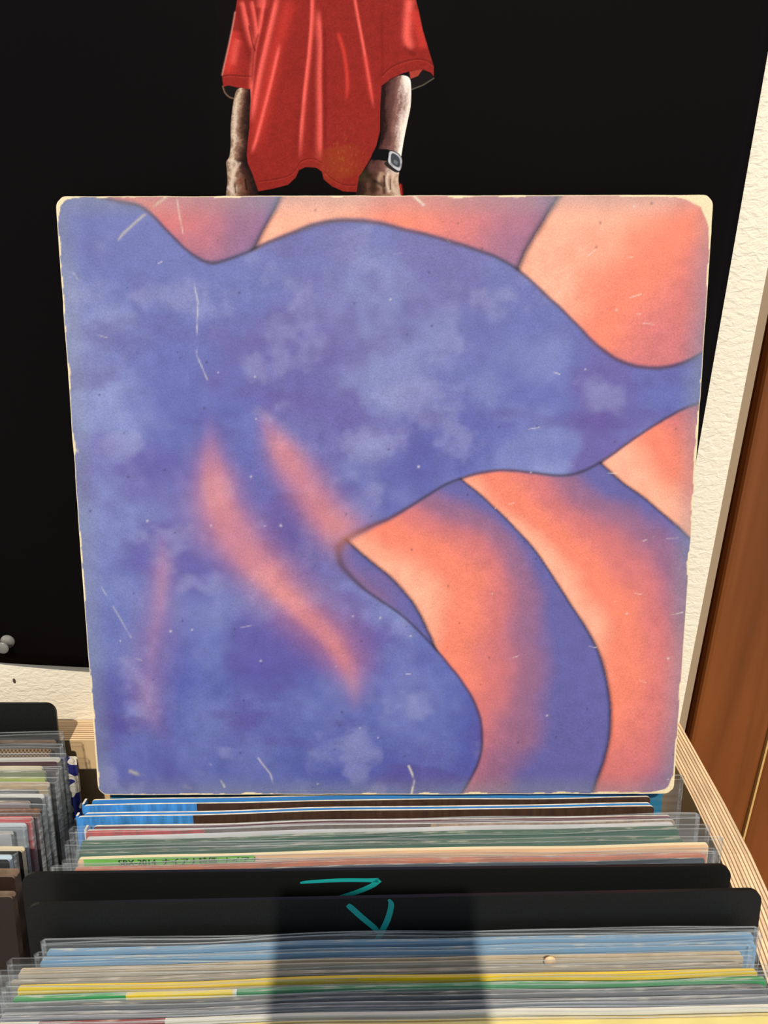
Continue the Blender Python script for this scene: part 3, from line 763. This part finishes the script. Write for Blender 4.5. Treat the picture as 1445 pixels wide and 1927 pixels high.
# teal record under the displayed sleeve
record('teal record directly beneath the blue painted sleeve, its corner showing at right', (190, 1488), (1266, 1482), (10, 104, 140), w=0.312, zt=ZT-0.0035, poly=0.006, polyx=0.006, group=GC)
l_, r_ = (158, 1514), (1224, 1501)
record('blue gatefold record with dark brown strip, nearest the painted sleeve', l_, r_, split_mat('blue_brown_print', [(lx(365, l_, r_), (60, 128, 194)), (1, brown)], .3, .5, 60, (6, 1, 1)),
       w=0.3095, gate=(blue, 0.0042, blue), group=GC)
l_, r_ = (147, 1536), (1231, 1518)
record('blue gatefold record with dark brown strip, just behind the dark red one', l_, r_, split_mat('blue_brown_print', [(lx(357, l_, r_), (60, 128, 194)), (1, brown)], .3, .5, 60, (6, 1, 1)),
       w=0.3095, gate=(blue, 0.0021, blue), group=GC)
l_, r_ = (165, 1562), (1268, 1544)
maroon = mat('maroon_card', (112, 30, 42), 0.5, 0.4, noise=0.15, noise_scale=30)
record('dark red gatefold record with bright red left end', l_, r_, split_mat('red_brown_print', [(lx(380, l_, r_), (196, 40, 34)), (lx(800, l_, r_), (104, 80, 62)), (1, (176, 140, 108))], .35, .5, 70, (5, 1, 1)),
       w=0.3095, gate=(maroon, 0.0030, mat('white_spine', (214, 210, 204), 0.5)), group=GC)
record('white record in clear plastic between the red and green ones', (182, 1574), (1250, 1550), (222, 218, 214), w=0.306, poly=0.004, polyx=0.004, polyw=0.326, group=GC, t=0.0012)
grn1 = mat('dark_green_print', (38, 92, 70), 0.45, 0.4, noise=0.35, noise_scale=45, stretch=(1, 1, 6))
record('dark green record in clear plastic, the rearmost of two green ones', (168, 1587), (1262, 1562), grn1, w=0.309, poly=0.007, polyx=0.003, polyw=0.326, group=GC)
record('dark green record in hazy plastic, the nearer of two green ones', (160, 1604), (1272, 1580), grn1, w=0.308, poly=0.006, polyx=0.004, polyw=0.329, group=GC)
l_, r_ = (152, 1615), (1330, 1591)
beige = record('cream record with a green paper strip bearing dark lettering', l_, r_,
       split_mat('cream_green_print', [(lx(161, l_, r_, .318), (226, 190, 150)), (lx(471, l_, r_, .318), (112, 188, 66)), (1, (226, 186, 144))], .10, .5, 40, (1, 1, 8)), edge=mat('cream_edge', (232, 216, 178), .7), w=0.318, poly=0.005, polyx=0.003, polyw=0.327, group=GC, t=0.002)
record('dark grey record in plastic directly behind the Z divider', (110, 1643), (1335, 1617), (74, 82, 92), w=0.317, poly=0.004, polyw=0.328, group=GC, t=0.0009)
record('record with orange red print in front of the cream one', (140, 1634), (1330, 1609), mat('orange_print', (206, 120, 88), .5, noise=.3, noise_scale=60), w=0.314, poly=0.003, polyw=0.326, group=GC, t=0.002)
# lettering printed on the green strip
def text_mesh(s, size, m, parent, loc, name='printed_lettering'):
    cu = bpy.data.curves.new(name, 'FONT'); cu.body = s; cu.size = size
    t_ = bpy.data.objects.new(name, cu); COL.objects.link(t_)
    dg = bpy.context.evaluated_depsgraph_get()
    me = bpy.data.meshes.new_from_object(t_.evaluated_get(dg))
    bpy.data.objects.remove(t_); me.materials.clear(); me.materials.append(m)
    o = bpy.data.objects.new(name, me); COL.objects.link(o); o.parent = parent
    o.location = loc; o.rotation_euler = (math.pi/2, 0, 0); return o
ink = mat('dark_ink', (34, 44, 34), 0.5)
text_mesh('SBX-2014  ナイアナ特価  ナイアナ', 0.0046, ink, beige, (lx(226, l_, r_, .318), -0.0019, 0.3066))

# ------------------------------------------------------------------ black dividers with marker letters
def divider(label, L_, R_, zt, w, strokes, xc=0, h=0.345, lean=LEAN, group='black dividers'):
    b_ = at_z(*R_, zt); a_ = at_z(*L_, zt) if L_ else b_-Vector((w, 0.002, 0))
    yaw = math.atan2(b_.y-a_.y, b_.x-a_.x); c_ = (a_+b_)/2
    R = Matrix.Rotation(yaw, 3, 'Z') @ Matrix.Rotation(-lean, 3, 'X')
    hh = min(h, (zt-BASE)/math.cos(lean)-0.0012)
    base_ = c_ - (R @ Vector((0, 0, hh)))
    e = thing('divider_card', label, 'divider', base_, R, group)
    r0 = 0.006; out = [(-w/2, 0), (w/2, 0)]
    for k_ in range(7): t_ = k_/6*math.pi/2; out.append((w/2-r0+r0*math.cos(t_), hh-r0+r0*math.sin(t_)))
    for k_ in range(7): t_ = math.pi/2+k_/6*math.pi/2; out.append((-w/2+r0+r0*math.cos(t_), hh-r0+r0*math.sin(t_)))
    p = prism('plastic_sheet', out, 0, 0.0018, M['divider'], e)
    n_ = R @ Vector((0, -1, 0))
    Ri = R.transposed(); v, f = [], []
    for pts in strokes:
        q_ = []
        for (x_, y_, w_) in pts:
            wp = at_plane(x_, y_, base_, n_); lp = Ri @ (wp-base_); q_.append((lp.x, lp.z, w_))
        s0 = len(v); cnt = len(q_)
        for i, (x, z, w_) in enumerate(q_):
            i0, i1 = max(i-1, 0), min(i+1, cnt-1)
            d_ = Vector((q_[i1][0]-q_[i0][0], q_[i1][1]-q_[i0][1])).normalized()
            nx2, nz2 = -d_.y*w_/2, d_.x*w_/2
            v += [(x+nx2, -0.0002, z+nz2), (x-nx2, -0.0002, z-nz2)]
        for i in range(cnt-1): f.append((s0+2*i, s0+2*i+1, s0+2*i+3, s0+2*i+2))
    if v:
        o = obj('marker_letter', v, f, M['teal'], e); o['label'] = 'teal hand-drawn letter'
    return e
def sm(pts, n=5):
    q_ = smooth_pts([(a_, b_) for a_, b_, _ in pts], False, n)
    ws = np.interp(np.linspace(0, 1, len(q_)), np.linspace(0, 1, len(pts)), [p[2] for p in pts])
    return [(x, y, w_) for (x, y), w_ in zip(q_, ws)]
ZD = H-0.288
divider('black plastic divider with a teal letter Z, behind the other divider', (40, 1645), (1376, 1629), ZD, 0.3315,
        [sm([(565, 1661, .0009), (582, 1659, .0016), (640, 1656, .0020), (690, 1656, .0020), (712, 1656, .0026)]),
         sm([(714, 1655, .0028), (700, 1666, .0026), (672, 1678, .0024), (640, 1688, .0020), (560, 1716, .0022)]),
         sm([(560, 1716, .0022), (620, 1717, .0024), (725, 1713, .002)])])
divider('black plastic divider with a teal letter Y, the frontmost divider', (45, 1703), (1437, 1675), ZD, 0.3305,
        [sm([(654, 1702, .0020), (660, 1707, .0028), (680, 1725, .0028), (705, 1746, .0026), (711, 1755, .0020)]),
         sm([(731, 1692, .0010), (736, 1702, .0026), (730, 1728, .0028), (716, 1757, .0028), (700, 1785, .0026), (690, 1805, .002)])])

# ------------------------------------------------------------------ records in front of the dividers
GF = 'records in front of the Y divider'
lb = mat('light_blue_print', (112, 152, 184), 0.45, 0.4, noise=0.10, noise_scale=40, stretch=(1, 1, 6))
record('pale grey record in wrinkled clear plastic, touching the Y divider', (75, 1789), (1424, 1760), (58, 66, 72), w=0.309, t=0.0012, zt=ZT-0.004, poly=0.0045, polyw=0.322, polyx=0.001, group=GF)
record('light blue record in plastic, the rearmost of two blue ones', (80, 1788), (1428, 1760), lb, w=0.313, poly=0.003, polyw=0.318, group=GF, t=0.0017)
record('light blue record in plastic, the nearer of two blue ones', (68, 1806), (1433, 1778), lb, w=0.313, poly=0.003, polyw=0.319, group=GF, t=0.0024)
tan_ = mat('tan_print', (186, 168, 138), 0.5, 0.4, noise=0.22, noise_scale=60, stretch=(1, 1, 5))
f4 = record('tan record in plastic with a small round mark on its edge', (30, 1828), (1405, 1799), tan_, w=0.312, poly=0.004, polyw=0.322, group=GF, t=0.0026)
record('grey brown record in plastic just behind the yellow one', (14, 1846), (1400, 1816), mat('grey_brown', (142, 132, 116), .5, noise=.25, noise_scale=60, stretch=(1,1,5)), w=0.311, poly=0.004, polyw=0.322, group=GF, t=0.0016, hazy=True)
record('bright yellow record in plastic behind the green one', (30, 1857), (1430, 1829), (232, 196, 30), edge=mat('yellow_edge', (222, 190, 70), .6), w=0.312, poly=0.002, polyw=0.322, group=GF, t=0.0016)
l_, r_ = (22, 1876), (1446, 1845)
record('green record with a yellow patch towards its left end', l_, r_, split_mat('green_yellow_print', [(lx(222, l_, r_), (36, 150, 74)), (lx(422, l_, r_), (236, 206, 20)), (lx(430, l_, r_), (224, 220, 206)), (1, (18, 140, 72))], .08, .45, 40),
       w=0.314, poly=0.003, polyw=0.324, group=GF, t=0.0016)
record('dark grey record in crinkled plastic in front of the green one', (0, 1895), (1450, 1862), mat('slate_print', (84, 88, 94), .45, noise=.3, noise_scale=50, stretch=(1,1,5)), w=0.314, poly=0.003, polyw=0.325, group=GF, t=0.0024, hazy=True)
record('mid grey record in plastic behind the white and maroon one', (-8, 1912), (1462, 1880), mat('grey_print', (122, 126, 134), .45, noise=.3, noise_scale=50, stretch=(1,1,5)), w=0.314, poly=0.003, polyw=0.325, group=GF, t=0.0024, hazy=True)
l_, r_ = (-14, 1926), (1470, 1896)
record('white record with a maroon patch at its left end', l_, r_, split_mat('white_maroon_print', [(lx(56, l_, r_), (226, 214, 188)), (lx(291, l_, r_), (136, 40, 50)), (1, (226, 222, 206))], .06, .45, 40), w=0.314, poly=0.002, polyw=0.325, group=GF, t=0.0014)
record('pale yellow record at the very front edge of the photo', (-20, 1943), (1478, 1914), (226, 204, 120), w=0.314, poly=0.003, polyw=0.325, group=GF, t=0.0018)
d_ = lathe('round_mark', [(0.0025, 0), (0.0025, 0.0006)], mat('mark', (214, 178, 132), .5), f4, 16)
d_.rotation_euler = (math.pi/2, 0, 0); d_.location = (lx(1030, (30, 0), (1405, 0)), -0.001, 0.3105)

# ------------------------------------------------------------------ left-hand bin section
GL = 'records in the left section'
def lrec(label, corner, face, edge='edge', w=0.31, slope=0.006, poly=0, polyr=0.006, t=0.0032, zt=ZT, lean=LEAN, hazy=False, wob=0.0004):
    """placed by its right-hand top front corner"""
    p = at_z(*corner, zt); yaw = slope
    R = Matrix.Rotation(yaw, 3, 'Z') @ Matrix.Rotation(-lean, 3, 'X')
    h = (zt-BASE)/math.cos(lean)-0.0016
    base_ = p - (R @ Vector((w/2, 0, h)))
    e = thing('record', label, 'record', base_, R, GL)
    SEED[0] += 1
    fm_ = face if not isinstance(face, tuple) else mat('jacket_print', face, 0.45, 0.4, noise=0.2, noise_scale=60)
    board('jacket', w, h, t, 0, fm_, wrap_edge(fm_, .3) if edge == 'edge' else M[edge] if isinstance(edge, str) else edge, e, wob, SEED[0])
    if poly: film(e, w+0.008+polyr, h+poly, t, (polyr-0.004)/2, SEED[0], M['film_hazy'] if hazy else None)
    return e
def weave():
    m = mat('woven_print', (120, 96, 70), .7); nt = m.node_tree; b = nt.nodes['Principled BSDF']
    tc = nt.nodes.new('ShaderNodeTexCoord'); ck = nt.nodes.new('ShaderNodeTexChecker'); ck.inputs['Scale'].default_value = 900
    ck.inputs[1].default_value = (*lin((150, 118, 78)), 1); ck.inputs[2].default_value = (*lin((54, 40, 30)), 1)
    nt.links.new(tc.outputs['Object'], ck.inputs[0]); nt.links.new(ck.outputs[0], b.inputs['Base Color']); return m
def blotch():
    m = mat('blue_white_pattern', (220, 214, 204), .5); nt = m.node_tree; b = nt.nodes['Principled BSDF']
    tc = nt.nodes.new('ShaderNodeTexCoord'); n = nt.nodes.new('ShaderNodeTexNoise'); n.inputs['Scale'].default_value = 120
    n.inputs['Detail'].default_value = 1
    rp = nt.nodes.new('ShaderNodeValToRGB'); rp.color_ramp.interpolation = 'CONSTANT'
    rp.color_ramp.elements[0].color = (*lin((34, 38, 104)), 1); rp.color_ramp.elements[1].position = 0.5; rp.color_ramp.elements[1].color = (*lin((216, 206, 192)), 1)
    nt.links.new(tc.outputs['Object'], n.inputs[0]); nt.links.new(n.outputs[0], rp.inputs[0]); nt.links.new(rp.outputs[0], b.inputs['Base Color']); return m
divider('plain black plastic divider at the back of the left section', None, (103, 1324), H-0.287, 0.308, [], lean=math.radians(10))
bw = blotch()
lrec('blue and white patterned sleeve sticking out at the back of the left section', (143, 1428), bw, bw, t=0.0020, w=0.31, zt=ZT-0.008)
lrec('dark brown record in plastic just in front of the left black divider', (101, 1398), (70, 60, 52), 'edge_dark', poly=0.006, polyr=.004)
lrec('record with a woven brown top edge in the left section', (92, 1416), weave(), weave(), poly=0.003, polyr=.006)
lrec('dark maroon record with pale grey spine in the left section', (107, 1434), (64, 26, 30), mat('pale_spine', (176, 172, 166), .5), t=.005, poly=0.003, polyr=.003)
lrec('thin cream record between the maroon and olive ones', (78, 1446), (206, 188, 150), t=.0018)
lrec('olive green record in clear plastic, left section', (84, 1455), (112, 118, 78), poly=0.004, polyr=.008, t=.002)
lrec('grey record with a lime corner in the left section', (84, 1466), split_mat('lime_corner', [(0.11, (120, 116, 112)), (1, (150, 164, 60))], .2), poly=0.004, polyr=.006, t=.002)
lrec('tan cardboard record in the middle of the left section', (88, 1480), (176, 148, 108), poly=0.002, polyr=.004, t=.004)
lrec('slate grey record in plastic, behind the white-edged one', (66, 1490), (92, 88, 90), poly=0.004, polyr=.006, t=.002)
lrec('black record with a bright white spine in the left section', (78, 1502), (44, 42, 44), mat('white_spine2', (218, 214, 206), .5), t=.0034, poly=.003, polyr=.002)
lrec('mauve grey record in plastic, behind the tweed one', (54, 1512), (120, 106, 106), poly=0.005, polyr=.010, t=.002)
tweed = mat('tweed_print', (92, 62, 56), .8, noise=.6, noise_scale=600)
lrec('brown tweed patterned record in the left section', (70, 1530), tweed, mat('tweed_edge', (120, 84, 62), .8, noise=.5, noise_scale=500), t=.004, poly=.002, polyr=.002)
lrec('bright red record with white rim in the left section', (58, 1543), (190, 34, 38), t=.0026, poly=.002, polyr=.003)
lrec('silver grey record with shiny spine in front of the red one', (44, 1556), (128, 134, 140), mat('silver_spine', (196, 204, 210), .3), t=.003, poly=.003, polyr=.003, hazy=True)
lrec('pale grey record in crumpled plastic in the left section', (20, 1572), (150, 152, 158), t=.003, poly=.004, polyr=.006, hazy=True)
lrec('black record with a cream spine near the left dividers', (40, 1602), (28, 24, 22), mat('cream_spine', (206, 192, 164), .5), t=.0036)
lrec('black record with a pale blue spine at the left photo edge', (16, 1618), (26, 26, 28), mat('ice_spine', (190, 206, 220), .4), t=.0036, poly=.003, polyr=.002)
lrec('dark brown leather-like record beside the front dividers', (26, 1652), (44, 30, 24), 'edge_dark', t=.006)
lrec('dark brown record in front of the leather-like one at left', (22, 1690), (36, 26, 22), 'edge_dark', t=.004)

# ------------------------------------------------------------------ the phone that takes the picture (its shadow falls on the front records)
PC = CAMP + CAMR @ Vector((0.0145, -0.070, 0.008))
ph = thing('smartphone', 'smartphone held upright in front of the bin, shading the front records', 'phone', PC, CAMR)
pm = mat('phone_body', (40, 40, 44), 0.35)
o = box('body', -0.045, 0.045, -0.082, 0.082, -0.0005, 0.009, pm, ph, 0.003)
o = box('screen', -0.041, 0.041, -0.078, 0.078, 0.0092, 0.0096, mat('dark_glass', (12, 12, 14), 0.1), ph)
